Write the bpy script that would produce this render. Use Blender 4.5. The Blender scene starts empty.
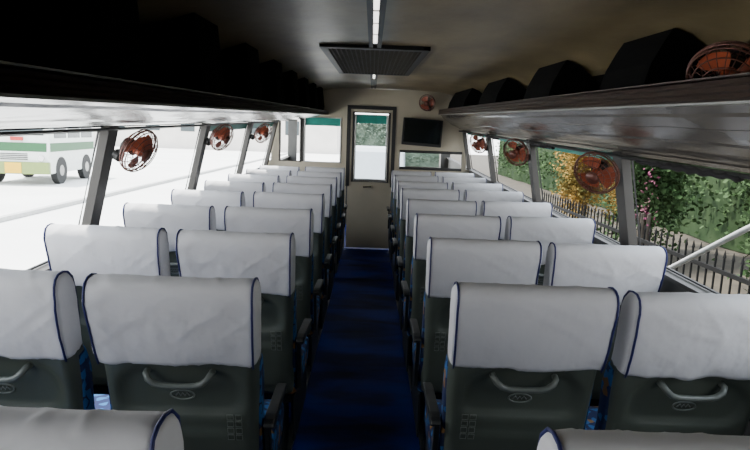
import bpy, bmesh, math, random
from mathutils import Vector, Matrix, noise
random.seed(7)
C = bpy.context.scene.collection
ZC = 1.47
SL = 0.0267
def zs(b, y): return ZC + b + SL*y

# ---------------- materials ----------------
def mat(name, col, rough=0.6, metal=0.0, var=0.0, scale=8.0, bump=0.0, bscale=None, emit=0.0, spec=0.5, stretch=None, detail=4):
    m = bpy.data.materials.new(name); m.use_nodes = True
    nt = m.node_tree; b = nt.nodes['Principled BSDF']
    b.inputs['Base Color'].default_value = (*col, 1)
    b.inputs['Roughness'].default_value = rough
    b.inputs['Metallic'].default_value = metal
    b.inputs['Specular IOR Level'].default_value = spec
    tc = nt.nodes.new('ShaderNodeTexCoord'); mp = nt.nodes.new('ShaderNodeMapping')
    nt.links.new(tc.outputs['Object'], mp.inputs['Vector'])
    if stretch: mp.inputs['Scale'].default_value = stretch
    if var > 0:
        n = nt.nodes.new('ShaderNodeTexNoise'); n.inputs['Scale'].default_value = scale; n.inputs['Detail'].default_value = detail
        r = nt.nodes.new('ShaderNodeValToRGB')
        r.color_ramp.elements[0].position = 0.3; r.color_ramp.elements[1].position = 0.7
        r.color_ramp.elements[0].color = (*[c*(1-var) for c in col], 1)
        r.color_ramp.elements[1].color = (*[min(1, c*(1+var)) for c in col], 1)
        nt.links.new(mp.outputs[0], n.inputs['Vector']); nt.links.new(n.outputs['Fac'], r.inputs['Fac'])
        nt.links.new(r.outputs['Color'], b.inputs['Base Color'])
    if bump > 0:
        n2 = nt.nodes.new('ShaderNodeTexNoise'); n2.inputs['Scale'].default_value = bscale or scale; n2.inputs['Detail'].default_value = detail
        bp = nt.nodes.new('ShaderNodeBump'); bp.inputs['Strength'].default_value = bump; bp.inputs['Distance'].default_value = 0.02
        nt.links.new(mp.outputs[0], n2.inputs['Vector']); nt.links.new(n2.outputs['Fac'], bp.inputs['Height'])
        nt.links.new(bp.outputs['Normal'], b.inputs['Normal'])
    if emit > 0:
        b.inputs['Emission Color'].default_value = (*col, 1); b.inputs['Emission Strength'].default_value = emit
    return m

M_cover = mat('white_cover_fabric', (0.58,0.58,0.595), 0.9, var=0.04, scale=4, bump=0.4, bscale=10, detail=3, spec=0.12)
M_pipe = mat('blue_piping', (0.010,0.014,0.09), 0.6, var=0.1)
M_shell = mat('grey_green_plastic', (0.072,0.085,0.068), 0.42, var=0.12, scale=5, bump=0.05, bscale=300)
M_handle = mat('grey_handle_plastic', (0.12,0.135,0.12), 0.35, var=0.05)
M_emb = mat('emblem_plastic', (0.15,0.17,0.155), 0.3, var=0.05)
M_frame = mat('seat_frame_metal', (0.015,0.017,0.018), 0.5, 0.4, var=0.1)
M_arm = mat('armrest_plastic', (0.014,0.016,0.016), 0.5, var=0.1)
M_wall = mat('grey_wall_panel', (0.06,0.06,0.056), 0.6, var=0.12, scale=5)
M_pillar = mat('pillar_laminate', (0.032,0.029,0.025), 0.55, var=0.15, scale=8)
M_ceil = mat('ceiling_vinyl', (0.195,0.150,0.080), 0.40, var=0.45, scale=3.6, bump=0.45, bscale=6, stretch=(1,0.45,1), detail=8)
M_black = mat('black_lining', (0.004,0.004,0.004), 0.95, var=0.2, spec=0.05)
M_blackpl = mat('black_plastic', (0.008,0.008,0.008), 0.5, var=0.1)
M_rack = mat('rack_grey_plastic', (0.11,0.108,0.10), 0.2, var=0.3, scale=2.5, bump=0.5, bscale=3.5, stretch=(1.6,0.45,1), detail=3)
M_rackb = mat('rack_brown_plastic', (0.078,0.068,0.058), 0.2, var=0.3, scale=2.5, bump=0.5, bscale=3.5, stretch=(1.6,0.45,1), detail=3)
M_lip = mat('rack_brown_trim', (0.055,0.038,0.030), 0.4, var=0.15, scale=6)
M_alu = mat('aluminium_edge', (0.25,0.25,0.24), 0.4, 0.6, var=0.1)
M_beige = mat('beige_laminate', (0.44,0.39,0.29), 0.5, var=0.08, scale=3)
M_doorfr = mat('door_dark_gasket', (0.008,0.008,0.008), 0.5, var=0.1)
M_doorwhite = mat('door_white_frame', (0.5,0.5,0.48), 0.4, var=0.04)
M_steel = mat('brushed_steel', (0.55,0.55,0.55), 0.25, 1.0, var=0.05)
M_orange = mat('orange_fan_blade', (0.36,0.075,0.03), 0.4, var=0.1)
M_cage = mat('brown_fan_cage', (0.12,0.042,0.03), 0.35, 0.2, var=0.15)
M_screen = mat('tv_screen_glass', (0.004,0.007,0.008), 0.15, var=0.05)
M_light = mat('light_diffuser', (1.0,0.97,0.9), 0.5, emit=3.0)
M_teal = mat('teal_tint_film', (0.01,0.28,0.22), 0.4, var=0.1)
M_conc = mat('pale_concrete', (0.64,0.64,0.62), 0.9, var=0.08, scale=0.35)
M_kerb = mat('kerb_stone', (0.42,0.42,0.41), 0.9, var=0.1)
M_soil = mat('brown_soil', (0.035,0.028,0.018), 0.95, var=0.4, scale=2)
M_bark = mat('bark', (0.05,0.04,0.03), 0.9, var=0.3, scale=6, bump=0.5, bscale=12)
M_iron = mat('dark_iron', (0.010,0.010,0.010), 0.8, 0.0, var=0.1, spec=0.1)
M_whitep = mat('white_paint', (0.30,0.34,0.37), 0.4, var=0.03)
M_railp = mat('grey_white_rail_paint', (0.34,0.35,0.35), 0.5, var=0.05)
M_busw = mat('bus_white_paint', (0.62,0.65,0.62), 0.4, var=0.05)
M_green = mat('green_paint', (0.006,0.08,0.022), 0.5, var=0.05)
M_yellow = mat('yellow_bumper_paint', (0.17,0.23,0.06), 0.5, var=0.05)
M_tyre = mat('tyre_rubber', (0.01,0.01,0.01), 0.8, var=0.1)
M_vglass = mat('vehicle_glass', (0.03,0.045,0.05), 0.15, var=0.05)
M_red = mat('red_board', (0.4,0.02,0.015), 0.4, var=0.05)
M_plate = mat('number_plate_yellow', (0.6,0.36,0.004), 0.5, var=0.03)
M_bld = mat('pale_plaster', (0.6,0.57,0.53), 0.9, var=0.08, scale=0.5)
M_curt = mat('dark_curtain', (0.015,0.013,0.015), 0.9, var=0.2, scale=20)

def floormat():
    m = bpy.data.materials.new('blue_floor_vinyl'); m.use_nodes = True
    nt = m.node_tree; b = nt.nodes['Principled BSDF']; b.inputs['Roughness'].default_value = 0.7; b.inputs['Specular IOR Level'].default_value = 0.1
    tc = nt.nodes.new('ShaderNodeTexCoord'); mp = nt.nodes.new('ShaderNodeMapping'); mp.inputs['Scale'].default_value=(1.2,3.2,1)
    w = nt.nodes.new('ShaderNodeTexNoise'); w.inputs['Scale'].default_value = 1.6; w.inputs['Detail'].default_value = 5; w.inputs['Distortion'].default_value=0.4
    r = nt.nodes.new('ShaderNodeValToRGB'); r.color_ramp.elements[0].color=(0.0008,0.004,0.036,1); r.color_ramp.elements[1].color=(0.002,0.013,0.125,1)  # uneven cross bands painted in for light falling between seat rows
    r.color_ramp.elements[0].position=0.38; r.color_ramp.elements[1].position=0.62
    nt.links.new(tc.outputs['Object'],mp.inputs['Vector']); nt.links.new(mp.outputs[0],w.inputs['Vector']); nt.links.new(w.outputs['Fac'],r.inputs['Fac']); nt.links.new(r.outputs['Color'],b.inputs['Base Color'])
    return m
M_floor = floormat()
def leafmat(name, c1, c2):
    m = bpy.data.materials.new(name); m.use_nodes = True
    nt = m.node_tree; b = nt.nodes['Principled BSDF']; b.inputs['Roughness'].default_value = 0.8; b.inputs['Specular IOR Level'].default_value = 0.1
    tc = nt.nodes.new('ShaderNodeTexCoord'); n = nt.nodes.new('ShaderNodeTexNoise'); n.inputs['Scale'].default_value = 1.6; n.inputs['Detail'].default_value = 5
    r = nt.nodes.new('ShaderNodeValToRGB'); r.color_ramp.elements[0].position = 0.35; r.color_ramp.elements[1].position = 0.65
    r.color_ramp.elements[0].color = (*c1,1); r.color_ramp.elements[1].color = (*c2,1)
    nt.links.new(tc.outputs['Object'], n.inputs['Vector']); nt.links.new(n.outputs['Fac'], r.inputs['Fac']); nt.links.new(r.outputs['Color'], b.inputs['Base Color'])
    return m
M_leaf = leafmat('green_leaves', (0.016,0.036,0.011), (0.040,0.070,0.027))
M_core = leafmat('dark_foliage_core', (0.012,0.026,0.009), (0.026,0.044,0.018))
M_far = leafmat('haze_tinted_leaves', (0.07,0.10,0.075), (0.12,0.16,0.12))  # distance haze mixed into a paler, greyer leaf colour
M_leafy = leafmat('yellow_blossom', (0.08,0.075,0.02), (0.30,0.17,0.04))
M_leafm = leafmat('magenta_blossom', (0.02,0.045,0.012), (0.18,0.025,0.09))

def fabric():
    m = bpy.data.materials.new('blue_patterned_fabric'); m.use_nodes = True
    nt = m.node_tree; b = nt.nodes['Principled BSDF']; b.inputs['Roughness'].default_value = 0.9
    tc = nt.nodes.new('ShaderNodeTexCoord'); v = nt.nodes.new('ShaderNodeTexVoronoi'); v.inputs['Scale'].default_value = 38
    r = nt.nodes.new('ShaderNodeValToRGB'); cr = r.color_ramp; cr.interpolation = 'CONSTANT'
    cr.elements[0].position = 0; cr.elements[0].color = (0.004,0.014,0.07,1)
    cr.elements[1].position = 0.45; cr.elements[1].color = (0.012,0.10,0.28,1)
    e = cr.elements.new(0.72); e.color = (0.22,0.11,0.03,1)
    e = cr.elements.new(0.80); e.color = (0.005,0.012,0.05,1)
    s = nt.nodes.new('ShaderNodeSeparateColor')
    nt.links.new(tc.outputs['Object'], v.inputs['Vector']); nt.links.new(v.outputs['Color'], s.inputs['Color'])
    nt.links.new(s.outputs[0], r.inputs['Fac']); nt.links.new(r.outputs['Color'], b.inputs['Base Color'])
    return m
M_fab = fabric()
M_vent = mat('vent_brown_slat', (0.045,0.038,0.027), 0.7, var=0.1, spec=0.2)

# ---------------- geometry helpers ----------------
def mk(name, verts, faces, m, parent=None, smooth=False):
    me = bpy.data.meshes.new(name); me.from_pydata([tuple(v) for v in verts], [], faces); me.update()
    bm = bmesh.new(); bm.from_mesh(me); bmesh.ops.recalc_face_normals(bm, faces=bm.faces); bm.to_mesh(me); bm.free()
    if smooth:
        for p in me.polygons: p.use_smooth = True
    o = bpy.data.objects.new(name, me); C.objects.link(o)
    if m: me.materials.append(m)
    if parent: o.parent = parent
    return o
class G:
    def __init__(s): s.v=[]; s.f=[]
    def add(s, v, f):
        n=len(s.v); s.v += [tuple(x) for x in v]; s.f += [tuple(i+n for i in q) for q in f]; return s
    def box(s, x0,x1,y0,y1,z0,z1, bev=0.0):
        bm = bmesh.new(); bmesh.ops.create_cube(bm, size=1)
        for v in bm.verts:
            v.co = Vector(((x0+x1)/2+v.co.x*(x1-x0), (y0+y1)/2+v.co.y*(y1-y0), (z0+z1)/2+v.co.z*(z1-z0)))
        if bev>0: bmesh.ops.bevel(bm, geom=list(bm.edges), offset=bev, segments=2, profile=0.7, affect='EDGES')
        bm.verts.index_update()
        s.add([v.co.copy() for v in bm.verts], [[v.index for v in f.verts] for f in bm.faces]); bm.free(); return s
    def prism_y(s, prof, y0, y1, slope=True):
        n=len(prof); k = SL if slope else 0
        v=[(x, y0, z+k*y0) for x,z in prof]+[(x,y1,z+k*y1) for x,z in prof]
        f=[tuple(range(n)), tuple(range(2*n-1,n-1,-1))]+[(i,(i+1)%n,n+(i+1)%n,n+i) for i in range(n)]
        return s.add(v,f)
    def prism_x(s, prof, x0, x1):
        n=len(prof)
        v=[(x0,y,z) for y,z in prof]+[(x1,y,z) for y,z in prof]
        f=[tuple(range(n)), tuple(range(2*n-1,n-1,-1))]+[(i,(i+1)%n,n+(i+1)%n,n+i) for i in range(n)]
        return s.add(v,f)
    def tube(s, pts, r, closed=False, seg=8):
        pts=[Vector(p) for p in pts]; n=len(pts); rings=[]
        up=None
        for i,p in enumerate(pts):
            if closed: t=(pts[(i+1)%n]-pts[i-1])
            else: t=pts[min(i+1,n-1)]-pts[max(i-1,0)]
            t.normalize()
            if up is None:
                up = Vector((0,0,1)) if abs(t.z)<0.9 else Vector((1,0,0))
            a=(up - t*up.dot(t))
            if a.length<1e-5: a=t.orthogonal()
            a.normalize(); up=a; b=t.cross(a)
            ri = r[i] if isinstance(r,list) else r
            rings.append([p+(a*math.cos(2*math.pi*j/seg)+b*math.sin(2*math.pi*j/seg))*ri for j in range(seg)])
        v=[q for R in rings for q in R]; f=[]
        m = n if closed else n-1
        for i in range(m):
            k=(i+1)%n
            for j in range(seg):
                f.append((i*seg+j,i*seg+(j+1)%seg,k*seg+(j+1)%seg,k*seg+j))
        if not closed: f += [tuple(range(seg)), tuple(range((n-1)*seg, n*seg))]
        return s.add(v,f)
    def cyl(s, p0, p1, r, seg=16, r2=None):
        p0=Vector(p0); p1=Vector(p1); t=(p1-p0).normalized(); a=t.orthogonal().normalized(); b=t.cross(a); r2 = r if r2 is None else r2
        v=[p0+(a*math.cos(2*math.pi*j/seg)+b*math.sin(2*math.pi*j/seg))*r for j in range(seg)]+[p1+(a*math.cos(2*math.pi*j/seg)+b*math.sin(2*math.pi*j/seg))*r2 for j in range(seg)]
        f=[(j,(j+1)%seg,seg+(j+1)%seg,seg+j) for j in range(seg)]+[tuple(range(seg)),tuple(range(seg,2*seg))]
        return s.add(v,f)
    def loft_x(s, prof, hw, rr, nmid=6, wf=None, bulge=0.0, disp=None):
        cy=sum(p[0] for p in prof)/len(prof); cz=sum(p[1] for p in prof)/len(prof)
        st=[(-hw+rr-rr*math.cos(math.radians(a)), rr*(1-math.sin(math.radians(a)))) for a in (0,18,36,54,72,90)]
        mids=[(-hw+rr+(2*hw-2*rr)*i/(nmid+1),0) for i in range(1,nmid+1)]
        allst=st+mids+[(-x,i) for x,i in reversed(st)]
        n=len(prof); v=[]
        for x,ins in allst:
            for y,z in prof:
                d=Vector((cy-y,cz-z)); L=d.length
                k=min(ins/L,0.9) if L>0 else 0
                xx = x*(wf(z) if wf else 1)
                bz = bulge*(1-(x/hw)**2)
                p=Vector((xx, y+d.x*k - bz*(1 if y<cy else -1)*0.5, z+d.y*k + (bz if z>cz else 0)))
                if disp: p=disp(p,d/L)
                v.append(p)
        f=[tuple(range(n)), tuple(range((len(allst)-1)*n, len(allst)*n))]
        for i in range(len(allst)-1):
            for j in range(n):
                f.append((i*n+j,i*n+(j+1)%n,(i+1)*n+(j+1)%n,(i+1)*n+j))
        return s.add(v,f)
    def obj(s, name, m, parent=None, smooth=False):
        return mk(name, s.v, s.f, m, parent, smooth)
def info(o, label, cat=None, group=None, kind=None):
    o['label']=label
    if cat: o['category']=cat
    if group: o['group']=group
    if kind: o['kind']=kind
    return o
def empty(name, loc=(0,0,0)):
    o=bpy.data.objects.new(name,None); o.empty_display_size=0.1; o.location=loc; C.objects.link(o); return o
def copy_tree(root, loc, rot=None):
    def rec(o,par):
        c=o.copy(); C.objects.link(c)
        if par: c.parent=par; c.matrix_parent_inverse=o.matrix_parent_inverse.copy()
        for ch in o.children: rec(ch,c)
        return c
    n=rec(root,None); n.location=loc
    if rot is not None: n.rotation_euler=rot
    return n
def struct(o,label,cat): return info(o,label,cat,kind='structure')
def sig(x): return 1/(1+math.exp(-max(-40,min(40,x))))

# ---------------- bus shell ----------------
Y0,Y1,Y2=-0.9,7.6,9.7
g=G().box(-1.36,1.29,Y0,Y2,-0.06,0.0); struct(g.obj('floor',M_floor),'dark blue vinyl floor running down the bus aisle','floor')
TLX,TRX=-1.19,1.14; BLX,BRX=-1.33,1.24
SB={-1:-0.67,1:-0.60}
def wallpoly(sx):
    if sx<0: return [(-1.33,0.0),( BLX,ZC+SB[-1]),(-1.38,ZC+SB[-1]),(-1.39,0.0)]
    return [(1.26,0.0),(1.24,ZC-0.60),(1.30,ZC-0.60),(1.32,0.0)]
for sx,nm in ((-1,'wall_left'),(1,'wall_right')):
    p=wallpoly(sx); v=[]
    for y in (Y0,Y2):
        for (x,z) in p: v.append((x,y,z+(SL*y if z>0.1 else 0)))
    f=[(0,1,2,3),(7,6,5,4)]+[(i,(i+1)%4,4+(i+1)%4,4+i) for i in range(4)]
    struct(mk(nm,v,f,M_wall),'grey laminate lower side panel beneath the bus windows','wall')
for i,sx in enumerate((-1,1)):
    x=BLX if sx<0 else BRX; b=SB[sx]
    g=G().prism_y([(x-0.03,ZC+b),(x+0.03,ZC+b),(x+0.03,ZC+b+0.015),(x-0.03,ZC+b+0.015)],Y0,Y2)
    struct(g.obj('trim_%d'%(i+1),M_pillar),'dark window sill rail along the bus side','window sill')
ti=3
for yc in (1.15,2.75,4.35,5.95,7.5):
    for sx in (-1,1):
        if sx<0: a,b,c,d=-1.335,-1.195,-1.155,-1.295
        else: a,b,c,d=1.245,1.145,1.105,1.205
        hw=0.05; sb=SB[sx]+0.01
        v=[]
        for y in (yc-hw,yc+hw):
            for x,bz in ((a,sb),(b,-0.05),(c,-0.05),(d,sb)): v.append((x,y,zs(bz,y)))
        f=[(0,1,2,3),(7,6,5,4)]+[(i,(i+1)%4,4+(i+1)%4,4+i) for i in range(4)]
        struct(mk('trim_%d'%ti,v,f,M_pillar),'brown-grey window pillar leaning inward between bus windows','window pillar'); ti+=1
wi=1
for sx in (-1,1):
    edges=[-0.85,1.10,2.70,4.30,5.90,7.45]
    for k in range(5):
        ya=edges[k]+(0.10 if k else 0); yb=edges[k+1]
        g=G()
        def P(bz,y,off=0.0):
            t=(bz-SB[sx])/(-0.09-SB[sx])
            x=(BLX+(TLX-BLX)*t-0.02) if sx<0 else (BRX+(TRX-BRX)*t+0.02)
            return (x,y,zs(bz,y))
        g.tube([P(SB[sx]+0.025,ya),P(SB[sx]+0.025,yb),P(-0.10,yb),P(-0.10,ya)],0.006,closed=True,seg=6)
        wo=struct(g.obj('window_%d'%wi,M_blackpl),'open bus side window with thin dark frame','window'); wi+=1
        if k>=(3 if sx<0 else 2):
            bb=-0.150 if sx<0 else -0.165
            q1,q2,q3,q4=P(bb,ya+0.01),P(bb,yb-0.01),P(-0.10,yb-0.01),P(-0.10,ya+0.01)
            vv=[q1,q2,q3,q4]+[(x+0.004,y,z) for x,y,z in (q1,q2,q3,q4)]
            mk('tint_film',vv,[(0,1,2,3),(7,6,5,4)]+[(i,(i+1)%4,4+(i+1)%4,4+i) for i in range(4)],M_teal,wo)

LIN_R=[(1.07,0.25),(1.12,0.16),(1.15,-0.05),(1.14,-0.125),(1.20,-0.125),(1.22,0.2),(1.13,0.33)]
LIN_L=[(-0.72,0.275),(-0.98,0.22),(-1.14,0.12),(-1.20,-0.03),(-1.19,-0.085),(-1.25,-0.085),(-1.27,0.2),(-1.1,0.38),(-0.72,0.42)]
g=G().prism_y([(x,z+ZC) for x,z in LIN_R],Y0,Y2); struct(g.obj('trim_%d'%ti,M_black),'black lining behind the overhead luggage rack','lining'); ti+=1
g=G().prism_y([(x,z+ZC) for x,z in LIN_L],Y0,Y2); struct(g.obj('trim_%d'%ti,M_black),'black lining behind the overhead luggage rack','lining'); ti+=1
cp=[(-0.74,0.265),(-0.68,0.29),(-0.60,0.313),(-0.53,0.33)]
for i in range(13):
    x=-0.46+1.28*i/12; t=(i-6)/6; cp.append((x,0.340+0.015*(1-t*t)))
cp+=[(0.88,0.332),(0.94,0.318),(1.00,0.296),(1.05,0.265),(1.08,0.235)]
cpz=[(x,z+ZC) for x,z in cp]+[(1.14,ZC+0.33),(0.9,ZC+0.41),(-0.5,ZC+0.41),(-0.76,ZC+0.36)]
v=[];f=[]; NYc=40; n_=len(cpz)
for k in range(NYc+1):
    y=Y0+(Y2-Y0)*k/NYc
    for x,z in cpz: v.append((x,y,z+SL*y))
for k in range(NYc):
    for i in range(n_): f.append((k*n_+i,k*n_+(i+1)%n_,(k+1)*n_+(i+1)%n_,(k+1)*n_+i))
f.append(tuple(range(n_))); f.append(tuple(range(NYc*n_,(NYc+1)*n_)))
struct(mk('ceiling',v,f,M_ceil,None,True),'mottled brown-grey vinyl bus ceiling with soft sheen','ceiling')
g=G(); g.box(-1.39,1.32,Y0-0.06,Y0,0,1.95)  # out of view; rear window closed up to darken the seat backs
struct(g.obj('wall_back',M_wall),'unseen grey rear wall of the bus, left windowless to cut light','wall')

# ---------------- luggage racks ----------------
def rack(side):
    r=empty('luggage_rack',(0,0,0))
    info(r,'glossy ribbed overhead luggage rack with '+('grey fluted edge' if side<0 else 'brown fluted edge'),'luggage rack','overhead luggage racks')
    if side<0:
        A=Vector((-1.19,-0.075)); B=Vector((-0.56,0.022)); lt=0.058
    else:
        A=Vector((1.14,-0.122)); B=Vector((0.83,0.072)); lt=0.122
    d=B-A; n=Vector((-d.y,d.x)); n.normalize()
    if n.y>0: n=-n
    under=[]
    N=40
    for i in range(N+1):
        t=i/N; p=A+d*t
        st=0.004*(1 if (i%14) in (1,2,3,4,5,6) else 0) + 0.018*math.sin(math.pi*t)
        under.append(p+n*st)
    NY=140; v=[]; f=[]
    prof=[(p.x,p.y) for p in under]+[(B.x,B.y+0.025),(A.x,A.y+0.025)]; n_=len(prof)
    for k in range(NY+1):
        y=Y0+(Y1-0.02-Y0)*k/NY
        for i,(x,z) in enumerate(prof):
            w=(0.009*noise.noise(Vector((x*4,y*1.6,side)))+0.004*noise.noise(Vector((x*8,y*4.5,side*3))))*(math.sin(math.pi*min(1,i/N)) if i<=N else 0)
            v.append((x,y,zs(z+w,y)))
    for k in range(NY):
        for i in range(n_): f.append((k*n_+i,k*n_+(i+1)%n_,(k+1)*n_+(i+1)%n_,(k+1)*n_+i))
    f.append(tuple(range(n_))); f.append(tuple(range(NY*n_,(NY+1)*n_)))
    mk('rack_panel',v,f,M_rack if side<0 else M_rackb,r)
    s = 1 if side<0 else -1
    h=lt-B.y
    lp=[]
    for i in range(13):
        t=i/12
        lp.append((B.x+s*(0.012+0.006*math.cos(t*6*math.pi)*1.0), B.y-0.006+h*t))
    lp += [(B.x-s*0.012,lt),(B.x-s*0.012,B.y-0.006)]
    G().prism_y([(x,z+ZC) for x,z in lp],Y0,Y1-0.02).obj('edge_trim',M_lip,r)
    G().prism_y([(B.x+s*0.022,B.y-0.012+ZC),(B.x-s*0.02,B.y-0.012+ZC),(B.x-s*0.02,B.y-0.006+ZC),(B.x+s*0.022,B.y-0.006+ZC)],Y0,Y1-0.02).obj('aluminium_strip',M_alu,r)
    G().prism_y([(B.x+s*0.020,lt+ZC),(B.x-s*0.02,lt+ZC),(B.x-s*0.02,lt+0.004+ZC),(B.x+s*0.020,lt+0.004+ZC)],Y0,Y1-0.02).obj('top_strip',M_alu if side<0 else M_lip,r)
    q=A+d*(0.12 if side>0 else 0.06)+n*(0.035 if side>0 else 0.022)
    G().tube([(q.x,Y0+0.02,zs(q.y,Y0)),(q.x,Y1-0.05,zs(q.y,Y1))],0.008 if side>0 else 0.006).obj('curtain_rail',M_blackpl,r)
    if side<0: ys=[(y+0.08,0.30) for y in (0.3,1.15,1.95,2.75,3.55,4.35,5.15,5.95,6.75)]
    else: ys=[(0.3,0.4),(1.95,0.38),(3.0,0.5),(4.3,0.7),(5.8,1.2)]
    for y,th in ys:
        if side<0: pr=[(-0.58,0.04),(-0.565,0.10),(-0.59,0.315),(-0.72,0.272),(-0.97,0.215),(-1.13,0.11),(-1.18,-0.03),(-1.17,-0.05)]
        else: pr=[(0.85,0.10),(0.855,0.125),(0.875,0.20),(0.91,0.27),(0.935,0.31),(1.00,0.286),(1.06,0.24),(1.11,0.14),(1.135,-0.05),(1.12,-0.08)]
        G().prism_y([(x,z+ZC) for x,z in pr],y,y+th).obj('divider',M_black,r)
    if side>0:
        for (ya,yb) in ((1.75,2.45),(3.6,4.1),(5.2,5.65)):
            pts=[];rs=[]
            for i in range(30):
                t=i/29; y=ya+(yb-ya)*t
                pts.append((q.x,y,zs(q.y,y)-0.008-0.004*math.sin(i*1.7))); rs.append(0.009+0.005*abs(math.sin(i*1.1+side))*math.sin(math.pi*min(1,t+0.05)))
            c=G().tube(pts,rs,seg=8).obj('curtain',M_curt,None,True)
            info(c,'dark curtain rolled up along the window rail','curtain','rolled window curtains')
rack(-1); rack(1)

# ---------------- ceiling vent and light strip ----------------
VY=3.06; VE=4.9
v=empty('ceiling_vent',(0.0,VY,zs(0.33,VY)))
info(v,'dark rectangular slatted vent set flush in bus ceiling','ceiling vent')
def slab(x0,x1,y0,y1,b0,b1,g):
    vs=[]
    for y in (y0,y1):
        for x,b in ((x0,b0),(x1,b0),(x1,b1),(x0,b1)): vs.append((x,y-VY,zs(b,y)-zs(0.33,VY)))
    g.add(vs,[(0,1,2,3),(7,6,5,4)]+[(i,(i+1)%4,4+(i+1)%4,4+i) for i in range(4)]); return g
g=G(); slab(-0.275,-0.24,VY,VE,0.335,0.356,g); slab(0.24,0.275,VY,VE,0.335,0.356,g); slab(-0.275,0.275,VY,VY+0.07,0.335,0.356,g); slab(-0.275,0.275,VE-0.07,VE,0.335,0.356,g)
g.obj('vent_frame',M_blackpl,v)
g=G()
for i in range(41):
    y=VY+0.08+i*0.041; slab(-0.24,0.24,y,y+0.022,0.338,0.345,g)
for i in range(19):
    x=-0.225+i*0.025; slab(x-0.003,x+0.003,VY+0.07,VE-0.07,0.336,0.340,g)
g.obj('slats',M_vent,v)
g=G(); slab(-0.24,0.24,VY+0.07,VE-0.07,0.348,0.353,g); g.obj('vent_backing',M_black,v)

def strip(y0,y1,lit):
    e=empty('light_strip',(0,y0,zs(0.35,y0))); info(e,'narrow black-framed ceiling light strip above the aisle','ceiling light','ceiling light strips')
    def s(x0,x1,ya,yb,b0,b1,g):
        vs=[]
        for y in (ya,yb):
            for x,b in ((x0,b0),(x1,b0),(x1,b1),(x0,b1)): vs.append((x,y-y0,zs(b,y)-zs(0.35,y0)))
        g.add(vs,[(0,1,2,3),(7,6,5,4)]+[(i,(i+1)%4,4+(i+1)%4,4+i) for i in range(4)])
    g=G(); s(-0.030,-0.010,y0,y1,0.338,0.358,g); s(0.010,0.030,y0,y1,0.338,0.358,g); s(-0.010,0.010,y0,y1,0.352,0.358,g)
    g.obj('strip_frame',M_blackpl,e)
    for a,b in lit:
        g=G(); s(-0.009,0.009,a,b,0.344,0.351,g); g.obj('diffuser',M_light,e)
strip(-0.8,VY-0.01,[(0.9,1.5),(1.84,2.03),(2.10,2.30),(2.37,2.60),(2.68,2.92)])
strip(VE+0.01,7.3,[(5.1,5.5)])

# ---------------- partition, door, tv ----------------
DL,DR=-0.29,0.27; dz1=ZC+0.325
ctop=zs(0.35,Y1)
def BX(g,x0,x1,z0,z1,y0=Y1,y1=Y1+0.05,bev=0): return g.box(x0,x1,y0,y1,z0,z1,bev)
g=G()
BX(g,-1.34,DL-0.02,0,ZC-0.37); BX(g,-1.22,DL-0.02,ZC+0.18,ctop); BX(g,-0.39,DL-0.02,ZC-0.37,ZC+0.18)
BX(g,-1.26,-1.16,ZC-0.37,ZC+0.18)
BX(g,DL-0.02,DR+0.02,dz1+0.02,ctop)
BX(g,DR+0.02,1.27,0,ZC-0.41); BX(g,DR+0.02,1.18,ZC-0.20,ctop); BX(g,DR+0.02,0.36,ZC-0.41,ZC-0.20); BX(g,1.14,1.20,ZC-0.41,ZC-0.20)
struct(g.obj('wall_front',M_beige),'beige laminate partition separating the driver cabin','wall')
g=G().tube([(-0.84,Y1-0.005,ZC-0.37),(-0.39,Y1-0.005,ZC-0.37),(-0.39,Y1-0.005,ZC+0.18),(-0.84,Y1-0.005,ZC+0.18)],0.012,closed=True,seg=6)
w=struct(g.obj('window_%d'%wi,M_doorwhite),'partition window with pale frame and teal tint strip','window'); wi+=1
BX(G(),-0.84,-0.39,ZC+0.08,ZC+0.18,Y1+0.02,Y1+0.026).obj('tint_film',M_teal,w)
g=G().tube([(-1.15,Y1-0.005,ZC-0.37),(-0.89,Y1-0.005,ZC-0.37),(-0.89,Y1-0.005,ZC+0.18),(-1.15,Y1-0.005,ZC+0.18)],0.014,closed=True,seg=6)
w=struct(g.obj('window_%d'%wi,M_pillar),'narrow partition window with dark frame','window'); wi+=1
g=G(); BX(g,-0.89,-0.85,ZC-0.37,ZC+0.18); struct(g.obj('trim_%d'%ti,M_pillar),'slim dark post between partition windows','window pillar'); ti+=1
g=G().tube([(0.36,Y1-0.005,ZC-0.41),(1.14,Y1-0.005,ZC-0.41),(1.14,Y1-0.005,ZC-0.20),(0.36,Y1-0.005,ZC-0.20)],0.018,closed=True,seg=6)
struct(g.obj('window_%d'%wi,M_doorfr),'low partition window with dark frame','window'); wi+=1
g=G(); y0d,y1d=Y1,Y1+0.04
BX(g,DL,DR,0.02,ZC-0.60,y0d,y1d); BX(g,DL,DR,ZC+0.255,dz1,y0d,y1d); BX(g,DL,DL+0.07,ZC-0.60,ZC+0.255,y0d,y1d); BX(g,DR-0.07,DR,ZC-0.60,ZC+0.255,y0d,y1d)
d=struct(g.obj('door_1',M_beige),'beige cabin door with tall glazed window and dark surround','door')
g=G(); BX(g,DL-0.025,DL+0.02,ZC-0.66,dz1+0.02,Y1-0.015,Y1); BX(g,DR-0.02,DR+0.025,ZC-0.66,dz1+0.02,Y1-0.015,Y1); BX(g,DL+0.02,DR-0.02,dz1-0.025,dz1+0.02,Y1-0.015,Y1)
g.tube([(DL+0.055,Y1-0.005,ZC-0.60),(DR-0.055,Y1-0.005,ZC-0.60),(DR-0.055,Y1-0.005,ZC+0.26),(DL+0.055,Y1-0.005,ZC+0.26)],0.014,closed=True,seg=6)
g.obj('door_gasket',M_doorfr,d)
g=G().tube([(DL+0.082,Y1-0.005,ZC-0.572),(DR-0.082,Y1-0.005,ZC-0.572),(DR-0.082,Y1-0.005,ZC+0.232),(DL+0.082,Y1-0.005,ZC+0.232)],0.012,closed=True,seg=6)
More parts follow.
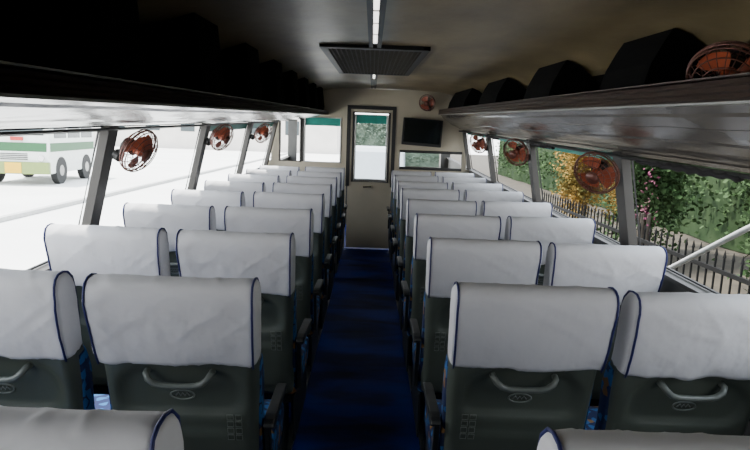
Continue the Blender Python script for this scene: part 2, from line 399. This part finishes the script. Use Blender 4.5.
g.obj('door_window_frame',M_doorwhite,d)
BX(G(),DL+0.08,DR-0.08,ZC+0.13,ZC+0.24,Y1+0.02,Y1+0.024).obj('tint_film',M_teal,d)
g=G().cyl((0,Y1,ZC-0.66),(0,Y1-0.04,ZC-0.66),0.012); g.tube([(0,Y1-0.04,ZC-0.66),(-0.09,Y1-0.045,ZC-0.665)],0.010)
g.obj('door_handle',M_steel,d)
t=empty('television',(0.62,Y1-0.09,ZC+0.04)); info(t,'black flat television hung on the beige partition beside the door','television')
t.rotation_euler=(math.radians(-6),math.radians(3),0)
G().box(-0.245,0.245,-0.03,0.03,-0.165,0.165,0.01).obj('bezel',M_blackpl,t)
G().box(-0.225,0.225,-0.034,-0.0305,-0.135,0.148).obj('screen',M_screen,t)
G().box(-0.08,0.08,0.03,0.085,-0.06,0.06,0.005).obj('wall_bracket',M_blackpl,t)
g=G(); g.box(-1.36,1.29,Y2,Y2+0.05,0,0.75); g.box(-1.3,1.25,Y2,Y2+0.05,2.0,2.2); g.box(-1.34,-1.2,Y2,Y2+0.05,0.75,2.0); g.box(1.12,1.27,Y2,Y2+0.05,0.75,2.0)
struct(g.obj('wall_windscreen',M_wall),'bus nose wall with wide windscreen opening','wall')

# ---------------- fans ----------------
fan=empty('fan')
def fan_parts(f):
    R=0.1; g=G()
    def ring(r,y,w): g.tube([(r*math.cos(2*math.pi*i/28),y,r*math.sin(2*math.pi*i/28)) for i in range(28)],w,closed=True,seg=5)
    ring(R,0.0,0.0045); ring(R*0.98,-0.015,0.0025); ring(R*0.8,-0.032,0.002); ring(R*0.55,-0.04,0.002); ring(R*0.3,-0.043,0.002)
    ring(R*0.98,0.015,0.0025); ring(R*0.75,0.035,0.002); ring(R*0.45,0.042,0.002)
    for k in range(22):
        a=2*math.pi*k/22; c,s=math.cos(a),math.sin(a)
        g.tube([(R*q*c,y,R*q*s) for q,y in ((0.3,-0.043),(0.55,-0.04),(0.8,-0.032),(0.97,-0.015),(1.0,0),(0.97,0.015),(0.75,0.035),(0.4,0.043))],0.0013,seg=4)
    g.cyl((0,-0.042,0),(0,-0.048,0),0.028)
    g.obj('cage',M_cage,f,True)
    g=G()
    for k in range(3):
        a0=2*math.pi*k/3
        vs=[];fs=[]; nr,na=5,6
        for i in range(nr):
            r=0.018+0.066*i/(nr-1)
            for j in range(na):
                a=a0+(j/(na-1)-0.5)*(0.8+0.75*math.sin(math.pi*min(1,(i+1)/(nr))*0.7)); y=-0.012+0.024*(j/(na-1))
                vs.append((r*math.cos(a),y,r*math.sin(a)))
        for i in range(nr-1):
            for j in range(na-1): q=i*na+j; fs.append((q,q+1,q+na+1,q+na))
        g.add(vs,fs)
    g.cyl((0,-0.02,0),(0,0.015,0),0.022)
    g.obj('blades',M_orange,f,True)
    G().cyl((0,0.02,0),(0,0.075,0),0.035,20,0.026).obj('motor_housing',M_blackpl,f,True)
    g=G(); g.tube([(0,0.06,0),(0,0.09,-0.02),(0,0.10,-0.07),(0,0.11,-0.10)],0.010); g.cyl((0,0.10,-0.10),(0,0.13,-0.10),0.026)
    g.obj('bracket',M_blackpl,f)
fan_parts(fan)
def setfan(f,loc,yaw,pitch,roll=0):
    f.location=loc; f.rotation_euler=(math.radians(pitch),math.radians(roll),math.radians(yaw))
    info(f,'small dull orange cage fan fixed to a bus window pillar','fan','small cage fans')
first=True
for loc,yaw,pitch,roll in (((-1.02,2.66,ZC-0.11),62,30,-24),((-1.05,4.26,ZC-0.06),60,26,-18),((-1.05,5.86,ZC-0.03),58,25,-12),
                ((1.00,2.66,ZC-0.135),-38,30,15),((1.02,4.26,ZC-0.09),-46,25,12),((1.03,5.86,ZC-0.05),-50,22,10)):
    f=fan if first else copy_tree(fan,(0,0,0)); first=False
    setfan(f,loc,yaw,pitch,roll)
f=copy_tree(fan,(0,0,0)); setfan(f,(0.945,1.64,ZC+0.185),-45,40); f['label']='small orange cage fan mounted above the luggage rack edge'
f=copy_tree(fan,(0,0,0)); setfan(f,(0.66,Y1-0.14,ZC+0.40),-20,15); f['label']='small dark orange cage fan fixed high on the partition'

# ---------------- seats ----------------
def lerp(a,b,t): return a+(b-a)*t
def dens(prof):
    q=[]
    for i in range(len(prof)):
        a,b=prof[i],prof[(i+1)%len(prof)]
        q.append((a[0]*.75+b[0]*.25,a[1]*.75+b[1]*.25)); q.append((a[0]*.25+b[0]*.75,a[1]*.25+b[1]*.75))
    return q
def build_seat(armside,seed,side):
    root=empty('bus_seat')
    prof=[(0.074,0.838),(0.063,0.86),(0.055,0.885),(0.048,0.905),(0.042,0.925),(0.037,0.945),(0.032,0.965),(0.027,0.985),(0.022,1.005),(0.017,1.03),(0.014,1.05),(0.015,1.070),(0.023,1.088),(0.040,1.099),(0.065,1.102),(0.09,1.096),(0.115,1.075),(0.128,1.03),(0.140,0.96),(0.152,0.90),(0.165,0.838)]
    HW=0.226
    wf=lambda z: lerp(0.975,1.0,min(1,max(0,(z-0.845)/0.18)))
    def ridge(x): return (1-abs(x)*2.2)**3 if abs(x)<0.45 else 0
    def disp(p,d):
        lo=max(0,min(1,(0.99-p.z)/0.13))
        n1=noise.noise(Vector((p.x*8+seed*7,p.z*6,p.y*6)))
        n2=noise.noise(Vector((p.x*26+seed*3,p.z*8,3.1)))
        c1=ridge(noise.noise(Vector((p.x*7+p.z*11,p.z*4-p.x*2,seed*2.1)))*1.8)
        c2=ridge(noise.noise(Vector((p.x*9-p.z*12,seed*1.9,5.7)))*2.0)
        c3=ridge(noise.noise(Vector((p.x*22+seed,p.z*5,seed*4.4)))*1.6)*lo
        a=0.005*n1+0.005*n2*lo+0.0045*c1+0.0035*c2+0.0045*c3
        q=p.copy(); q.y-=d.x*a; q.z-=d.y*a*0.5
        if p.z<0.87: q.z+=0.012*noise.noise(Vector((p.x*13,seed*2.3,0)))
        return q
    pd=dens(prof)
    hc=G().loft_x(pd,HW,0.018,60,wf,0.0,disp).obj('headrest_cover',M_cover,root,True)
    for s in (-1,1):
        pts=[]
        for y,z in prof:
            p=Vector((s*(HW-0.008)*wf(z), y, z))
            dd=Vector((0.085-y,0.99-z)); dd.normalize()
            p=disp(p,dd)
            pts.append((p.x,p.y,p.z))
        G().tube(pts,0.0033,seg=6).obj('piping',M_pipe,hc,True)
    NX,NZ=36,36; v=[];f=[]
    zt,zb=0.862,0.36
    def rs(t): return lerp(0.082,0.20,t)
    SW=0.220
    for i in range(NZ+1):
        t=i/NZ; z=lerp(zt,zb,t)
        hw=SW*(1-0.03*t)
        for j in range(NX+1):
            u=j/NX*2-1; x=u*hw
            y=rs(t)+0.035*max(0,(abs(u)-0.88)/0.12)**2
            zz=(z-0.735)/0.085; xx=x/0.17
            y+=0.018*sig((1.0-(abs(xx)**3.2+abs(zz-0.25*(1-xx*xx))**3.0))*9)
            zz=(z-0.50)/0.11; xx=x/0.175
            y-=0.008*sig((1.0-(abs(xx)**5+abs(zz)**5))*7)
            v.append((x,y,z))
    W=NX+1
    for i in range(NZ):
        for j in range(NX): q=i*W+j; f.append((q,q+1,q+W+1,q+W))
    n0=len(v)
    for i in (0,NZ):
        t=i/NZ; z=lerp(zt,zb,t); hw=SW*(1-0.03*t)
        for s in (-1,1): v.append((s*hw,rs(t)+0.075,z))
    f.append(tuple([i*W for i in range(NZ+1)]+[n0+2,n0])); f.append(tuple([i*W+NX for i in range(NZ+1)]+[n0+3,n0+1]))
    f.append(tuple(list(range(W))+[n0+1,n0])); f.append(tuple([NZ*W+j for j in range(W)]+[n0+3,n0+2])); f.append((n0,n0+1,n0+3,n0+2))
    sh=mk('back_shell',v,f,M_shell,root,False)
    for p in sh.data.polygons: p.use_smooth = len(p.vertices)==4 and p.index<NX*NZ
    pts=[(-0.092,0.120,0.812),(-0.090,0.092,0.808),(-0.082,0.082,0.796),(-0.066,0.082,0.782),(-0.045,0.083,0.776),(0,0.084,0.774),(0.045,0.083,0.776),(0.066,0.082,0.782),(0.082,0.082,0.796),(0.090,0.092,0.808),(0.092,0.120,0.812)]
    G().tube(pts,0.0095,seg=10).obj('grab_handle',M_handle,sh,True)
    def sy(z): return rs((zt-z)/(zt-zb))+0.018
    g=G().tube([(0.034*math.cos(a*math.pi/12),sy(0.728+0.016*math.sin(a*math.pi/12))-0.002,0.728+0.016*math.sin(a*math.pi/12)) for a in range(24)],0.0026,closed=True,seg=5)
    g.tube([(x,sy(z)-0.001,z) for x,z in ((-0.020,0.724),(-0.012,0.735),(-0.006,0.724),(0,0.734),(0.006,0.724),(0.012,0.735),(0.020,0.724))],0.002,seg=5)
    g.obj('emblem',M_emb,sh,True)
    if armside:
        g=G(); xc=armside*0.15
        for i in range(4):
            z=0.665-i*0.024; yy=rs((zt-z)/(zt-zb))
            for j in range(2):
                x=xc+(j-0.5)*0.024
                g.tube([(x-0.009,yy-0.007,z-0.009),(x+0.009,yy-0.007,z-0.009),(x+0.009,yy-0.011,z+0.009),(x-0.009,yy-0.011,z+0.009)],0.0016,closed=True,seg=4)
        g.obj('vent_grid',M_handle,sh)
    prof=[(0.125,0.85),(0.17,0.86),(0.20,0.80),(0.215,0.66),(0.245,0.55),(0.29,0.44),(0.27,0.40),(0.23,0.40),(0.19,0.5),(0.15,0.68)]
    G().loft_x(prof,0.222,0.025,4).obj('backrest',M_fab,root,True)
    prof=[(0.22,0.35),(0.22,0.42),(0.26,0.455),(0.45,0.465),(0.60,0.475),(0.66,0.465),(0.685,0.43),(0.67,0.38),(0.62,0.345),(0.4,0.335)]
    G().loft_x(prof,0.226,0.03,4).obj('seat_cushion',M_fab,root,True)
    g=G()
    for s in (-1,1):
        x=s*0.17
        g.tube([(x,0.24,0.0),(x,0.27,0.18),(x,0.25,0.35)],0.016); g.tube([(x,0.60,0.0),(x,0.56,0.18),(x,0.58,0.345)],0.016)
        g.box(x-0.02,x+0.02,0.2,0.66,0.0,0.02,0.004)
    g.box(-0.2,0.2,0.24,0.27,0.30,0.345); g.box(-0.2,0.2,0.56,0.6,0.30,0.345)
    pp=[(0.20,0.14),(0.60,0.16),(0.60,0.35),(0.20,0.35)]
    g.prism_x(pp,0.214,0.222); g.prism_x(pp,-0.222,-0.214)
    g.obj('seat_frame',M_frame,root)
    if armside:
        s=armside; g=G()
        ap=dens([(0.15,0.615),(0.16,0.632),(0.22,0.640),(0.44,0.630),(0.475,0.618),(0.46,0.605),(0.25,0.605),(0.18,0.60)])
        h=G().loft_x(ap,0.016,0.006,1)
        g.add([(x+s*0.243,y,z) for x,y,z in h.v],h.f)
        g.prism_x([(0.17,0.605),(0.20,0.605),(0.25,0.45),(0.25,0.38),(0.22,0.38),(0.21,0.46)],s*0.236-0.008 ,s*0.236+0.008)
        g.obj('armrest',M_arm,root)
    return root
P = {('L','a'):build_seat(1,1.0,-1), ('L','w'):build_seat(0,2.3,-1), ('R','a'):build_seat(-1,3.7,1), ('R','w'):build_seat(0,5.1,1)}
XS={('L','a'):-0.517,('L','w'):-1.03,('R','a'):0.468,('R','w'):0.957}
used=set()
for k in range(9):
    for key,x in XS.items():
        d=0.75*(k+1)+(0.06 if key[0]=='R' else 0.01)
        if k==0:
            d = 0.72 if key[0]=='L' else 0.735
            x += 0.027 if key[0]=='L' else 0.02
        jy=random.uniform(-0.012,0.012); jr=random.uniform(-1.2,1.2)
        if key not in used: o=P[key]; used.add(key); o.location=(x,d+jy,0)
        else: o=copy_tree(P[key],(x,d+jy,0))
        o.rotation_euler=(0,0,math.radians(jr)); o.scale=(1,1,(0.976 if key[0]=='L' else 0.968)+random.uniform(-0.003,0.003))
        info(o,('aisle' if key[1]=='a' else 'window')+' bus seat with white blue-piped headrest cover, grey-green plastic back','seat','rows of bus seats')

# ---------------- exterior ----------------
GZ=-1.0
info(G().box(-60,1.0,-15,90,GZ-0.1,GZ).obj('road',M_conc),'pale sunlit concrete road beside the bus','road',kind='structure')
info(G().box(1.0,60,-15,90,GZ-0.1,GZ-0.02).obj('ground',M_soil),'brown earth verge beside the road under trees','ground',kind='structure')
info(G().box(-9.2,-9.0,2,80,GZ,GZ+0.12,0.02).obj('kerb',M_kerb),'long low grey kerb stone line across the road','kerb',kind='structure')
def prof_len(p): return max(q[0] for q in p)
def vehicle(name,label,cat,prof,W,bodym,loc,rot,ws,sidew,wheels,wr,stripe=None,bump=None,bz=(0.35,0.6),board=False):
    e=empty(name,loc); e.rotation_euler=(0,0,rot); info(e,label,cat)
    G().loft_x(prof,W/2,0.08,2).obj('body',bodym,e,False)
    G().add([(-W/2+0.2,ws[0][0],ws[0][1]),(W/2-0.2,ws[0][0],ws[0][1]),(W/2-0.25,ws[1][0],ws[1][1]),(-W/2+0.25,ws[1][0],ws[1][1])],[(0,1,2,3)]).obj('windshield',M_vglass,e)
    for s in (-1,1):
        for a,b,z0,z1 in sidew:
            G().box(s*W/2-0.012,s*W/2+0.012,a,b,z0,z1).obj('side_window',M_vglass,e)
        for wy in wheels:
            x=s*(W/2-0.1)
            w=G().cyl((x-0.12,wy,wr),(x+0.12,wy,wr),wr,28).obj('wheel',M_tyre,e)
            G().cyl((x+s*0.121,wy,wr),(x+s*0.13,wy,wr),wr*0.4,20).obj('hubcap',M_alu,w)
        G().cyl((s*(W/2-0.3),-0.01,bz[1]+0.15),(s*(W/2-0.3),-0.05,bz[1]+0.15),0.11,16).obj('headlight',M_steel,e)
        if stripe: G().box(s*W/2-0.014,s*W/2+0.014,0.1,prof_len(prof)-0.1,stripe[0],stripe[1]).obj('stripe',M_green,e)
    if stripe:
        G().box(-W/2+0.1,W/2-0.1,-0.015,0.02,stripe[0],stripe[1]).obj('stripe',M_green,e)
        g=G()
        for i in range(4): g.box(-0.5,0.5,-0.03,0.0,bz[1]+0.08+i*0.07,bz[1]+0.11+i*0.07)
        g.obj('grille',M_tyre,e)
    G().box(-W/2,W/2,-0.12,0.1,bz[0],bz[1],0.03).obj('bumper',bump or M_blackpl,e)
    G().box(-0.3,0.3,-0.14,-0.12,bz[0]+0.03,bz[1]-0.03).obj('number_plate',M_plate,e)
    if board: G().box(-0.1,0.35,-0.03,0.04,1.74,1.88).obj('route_board',M_red,e)
    return e
busprof=[(0.0,0.45),(0.0,1.3),(0.12,2.7),(0.3,2.9),(4.8,2.9),(5.0,2.7),(5.0,0.45)]
vehicle('parked_bus','white and green bus with yellow bumper on the bright road','bus',busprof,2.6,M_busw,(-13.8,23.4,GZ),math.radians(6),[(0.03,1.95),(0.10,2.6)],[(0.5,1.7,1.85,2.5),(1.9,3.2,1.85,2.5),(3.4,4.7,1.85,2.5)],[1.1,3.9],0.55,stripe=(1.32,1.66),bump=M_yellow,bz=(0.45,0.92),board=True)
vanprof=[(0.0,0.35),(0.0,1.0),(0.35,1.15),(0.8,1.95),(1.2,2.05),(4.3,2.05),(4.5,1.8),(4.55,0.35)]
vehicle('van','pale grey van parked on the road ahead of the bus','van',vanprof,1.8,M_whitep,(0.1,17,GZ),math.radians(0),[(0.38,1.2),(0.78,1.9)],[(1.2,2.2,1.25,1.8),(2.4,4.2,1.25,1.8)],[0.9,3.7],0.33)

def leafcards(pts,s,g,wr=0.26):
    vs=[];fs=[]
    for p in pts:
        a=Vector((random.gauss(0,1),random.gauss(0,1),random.gauss(0,0.6))); a.normalize(); b=a.orthogonal(); b.rotate(Matrix.Rotation(random.uniform(0,6.28),3,a))
        L=s*random.uniform(0.6,1.4); w=L*wr; k=len(vs)
        vs += [p, p+a*L*0.5+b*w, p+a*L, p+a*L*0.5-b*w]; fs.append((k,k+1,k+2,k+3))
    g.add(vs,fs)
def foliage_mesh(cx,cy,cz,rx,ry,rz,n,s,g):
    clumps=[(random.gauss(0,0.45),random.gauss(0,0.45),random.gauss(0,0.45)) for _ in range(60)]
    pts=[]
    for i in range(n):
        c=random.choice(clumps)
        pts.append(Vector((cx+rx*(c[0]+random.gauss(0,0.16)),cy+ry*(c[1]+random.gauss(0,0.16)),cz+rz*(c[2]+random.gauss(0,0.16)))))
    leafcards(pts,s,g)
def tree(x,y,h,r,n,s,m,label,trunk=0.12):
    e=empty('tree',(x,y,GZ)); info(e,label,'tree',group='roadside trees')
    g=G(); g.tube([(0,0,0),(0.06,0.03,h*0.3),(-0.04,0.08,h*0.6),(0.05,0,h*0.85)],trunk,seg=9)
    for k in range(7):
        a=k*0.9+random.random(); z=h*(0.35+0.07*k)
        g.tube([(0,0.03,z),(r*0.35*math.cos(a),r*0.35*math.sin(a),z+r*0.25),(r*0.75*math.cos(a),r*0.75*math.sin(a),z+r*0.4)],trunk*0.3,seg=6)
    g.obj('trunk',M_bark,e,True)
    g=G(); foliage_mesh(0,0,h*0.58,r,r,h*0.5,n,s,g); g.obj('foliage',m,e)
TL='leafy green tree behind the iron fence'
for (x,y,h,r,n,s) in ((5.2,2.8,4.6,1.4,40000,0.060),(5.6,7.2,4.8,1.4,36000,0.070),(6.2,13.2,5,1.3,18000,0.11)):
    tree(x,y,h,r,n,s,M_leaf,TL,0.08)
def hedge(loc,L0,L1,label,n,ls,mc,ml):
    e=empty('hedge',loc); info(e,label,'hedge')
    v=[];f=[]; NU,NV=60,16; pts=[]
    for i in range(NU+1):
        y=L0+(L1-L0)*i/NU
        for j in range(NV+1):
            a=math.pi*j/NV
            rr=1+0.18*noise.noise(Vector((y*0.5,a*2.2,0)))+0.08*noise.noise(Vector((y*1.7,a*5,3)))
            x=-1.3*math.cos(a)*rr; z=6.5*(math.sin(a)**0.55 if 0<j<NV else 0)*rr
            v.append((x,y,max(0,z)))
    for i in range(NU):
        for j in range(NV): q=i*(NV+1)+j; f.append((q,q+1,q+NV+2,q+NV+1))
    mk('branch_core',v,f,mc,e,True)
    for _ in range(n):
        q=random.choice(f); p=Vector((0,0,0)); w=[random.random() for _ in range(4)]; S=sum(w)
        for k in range(4): p+=Vector(v[q[k]])*(w[k]/S)
        if p.x>0.8: continue
        pts.append(p+Vector((random.gauss(-0.12,0.14),random.gauss(0,0.3),random.gauss(0,0.3))))
    g=G(); leafcards(pts,ls,g,0.3); g.obj('foliage',ml,e)
    return e
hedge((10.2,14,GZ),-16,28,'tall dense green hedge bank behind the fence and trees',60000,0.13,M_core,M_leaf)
h2=hedge((1.5,50,GZ),-4,3.4,'green hedge, haze painted into its leaves, standing far ahead across the road',9000,0.2,M_far,M_far)
h2.rotation_euler=(0,0,math.radians(90)); h2.scale=(1,1,0.5)
def shrub(x,y,h,r,n,s,m,label):
    e=empty('flowering_shrub',(x,y,GZ)); info(e,label,'shrub')
    g=G()
    for k in range(5):
        a=k*1.26; g.tube([(0.03*math.cos(a),0.03*math.sin(a),0),(r*0.4*math.cos(a),r*0.4*math.sin(a),h*0.6)],0.02,seg=6)
    g.obj('stem',M_bark,e); g=G(); foliage_mesh(0,0,h*0.6,r,r,h*0.45,n,s,g); g.obj('foliage',m,e)
shrub(3.95,11.2,3.3,0.45,12000,0.05,M_leafy,'tall shrub covered in yellow and orange blossom')
shrub(3.9,8.4,2.5,0.18,150,0.045,M_leafm,'magenta bougainvillea shrub near the iron fence')
fx=3.15
f=empty('iron_fence',(fx,6,GZ)); info(f,'dark iron picket fence running beside the road','fence')
g=G()
for z in (0.25,1.35): g.box(-0.015,0.015,-5.5,5,z,z+0.04)
g.obj('rail',M_iron,f)
g=G()
y=-5.5
while y<5:
    g.cyl((0,y,0.0),(0,y,1.5),0.010,6); g.cyl((0,y,1.5),(0,y,1.57),0.016,6,0.002); y+=0.13
pk=g.obj('pickets',M_iron,f); pk['kind']='stuff'
e=empty('white_handrail',(2.6,4.0,GZ)); info(e,'pale painted slanting handrail beside the iron fence','handrail')
G().tube([(0,-0.6,2.24),(0,0.1,1.90),(0,1.15,1.36),(0,1.7,1.06)],0.022).obj('rail',M_railp,e,True)
g=G(); g.cyl((0,-0.5,-0.02),(0,-0.5,2.18),0.015); g.cyl((0,1.6,-0.02),(0,1.6,1.10),0.015); g.obj('post',M_railp,e)
b=empty('building',(-30,70,GZ)); info(b,'long pale plastered building across the road','building')
G().box(-14,26,0,8,0,6).obj('body',M_bld,b)
for i in range(9): G().box(-12+i*4,-10.4+i*4,-0.05,0.0,2,3.6).obj('window',M_vglass,b)

# ---------------- world and lights ----------------
w=bpy.data.worlds.new('World'); bpy.context.scene.world=w; w.use_nodes=True
nt=w.node_tree; bg=nt.nodes['Background']
tc=nt.nodes.new('ShaderNodeTexCoord'); sp=nt.nodes.new('ShaderNodeSeparateXYZ'); r=nt.nodes.new('ShaderNodeValToRGB')
r.color_ramp.elements[0].position=0.0; r.color_ramp.elements[0].color=(1,1,1,1); r.color_ramp.elements[1].position=0.8; r.color_ramp.elements[1].color=(0.78,0.88,1.0,1)
nt.links.new(tc.outputs['Generated'],sp.inputs[0]); nt.links.new(sp.outputs['Z'],r.inputs['Fac']); nt.links.new(r.outputs['Color'],bg.inputs['Color'])
bg.inputs['Strength'].default_value=6.5
s=bpy.data.lights.new('sun','SUN'); s.energy=18; s.angle=math.radians(2); s.color=(1,0.96,0.88)
so=bpy.data.objects.new('sun',s); C.objects.link(so); so.location=(-6,4,12)
dirv=Vector((0.42,-0.12,-1.0)); so.rotation_euler=dirv.to_track_quat('-Z','Y').to_euler()
for x,rx in ((-1.45,-1),(1.42,1)):
    a=bpy.data.lights.new('window_portal','AREA'); a.shape='RECTANGLE'; a.size=8.6; a.size_y=1.0
    a.cycles.is_portal=True
    ao=bpy.data.objects.new('window_portal',a); C.objects.link(ao)
    Z=Vector((rx,0,0)); X=Vector((0,1,0)); Y=Z.cross(X)
    ao.matrix_world=Matrix.Translation((x,3.35,ZC-0.25))@Matrix((X,Y,Z)).transposed().to_4x4()

# ---------------- camera ----------------
cam=bpy.data.cameras.new('camera'); co=bpy.data.objects.new('camera',cam); C.objects.link(co)
cam.sensor_width=36; cam.lens=28.8; cam.clip_start=0.02; cam.clip_end=300
v=Vector((-3/600,91/600,-1)).normalized(); ro=math.radians(2.0)
u=Vector((math.sin(ro),math.cos(ro),0)); u=(u-v*u.dot(v)).normalized(); xx=v.cross(u)
R=Matrix((xx,v,u)).transposed()
co.matrix_world=Matrix.Translation((0,0,ZC))@R.transposed().to_4x4()
bpy.context.scene.camera=co
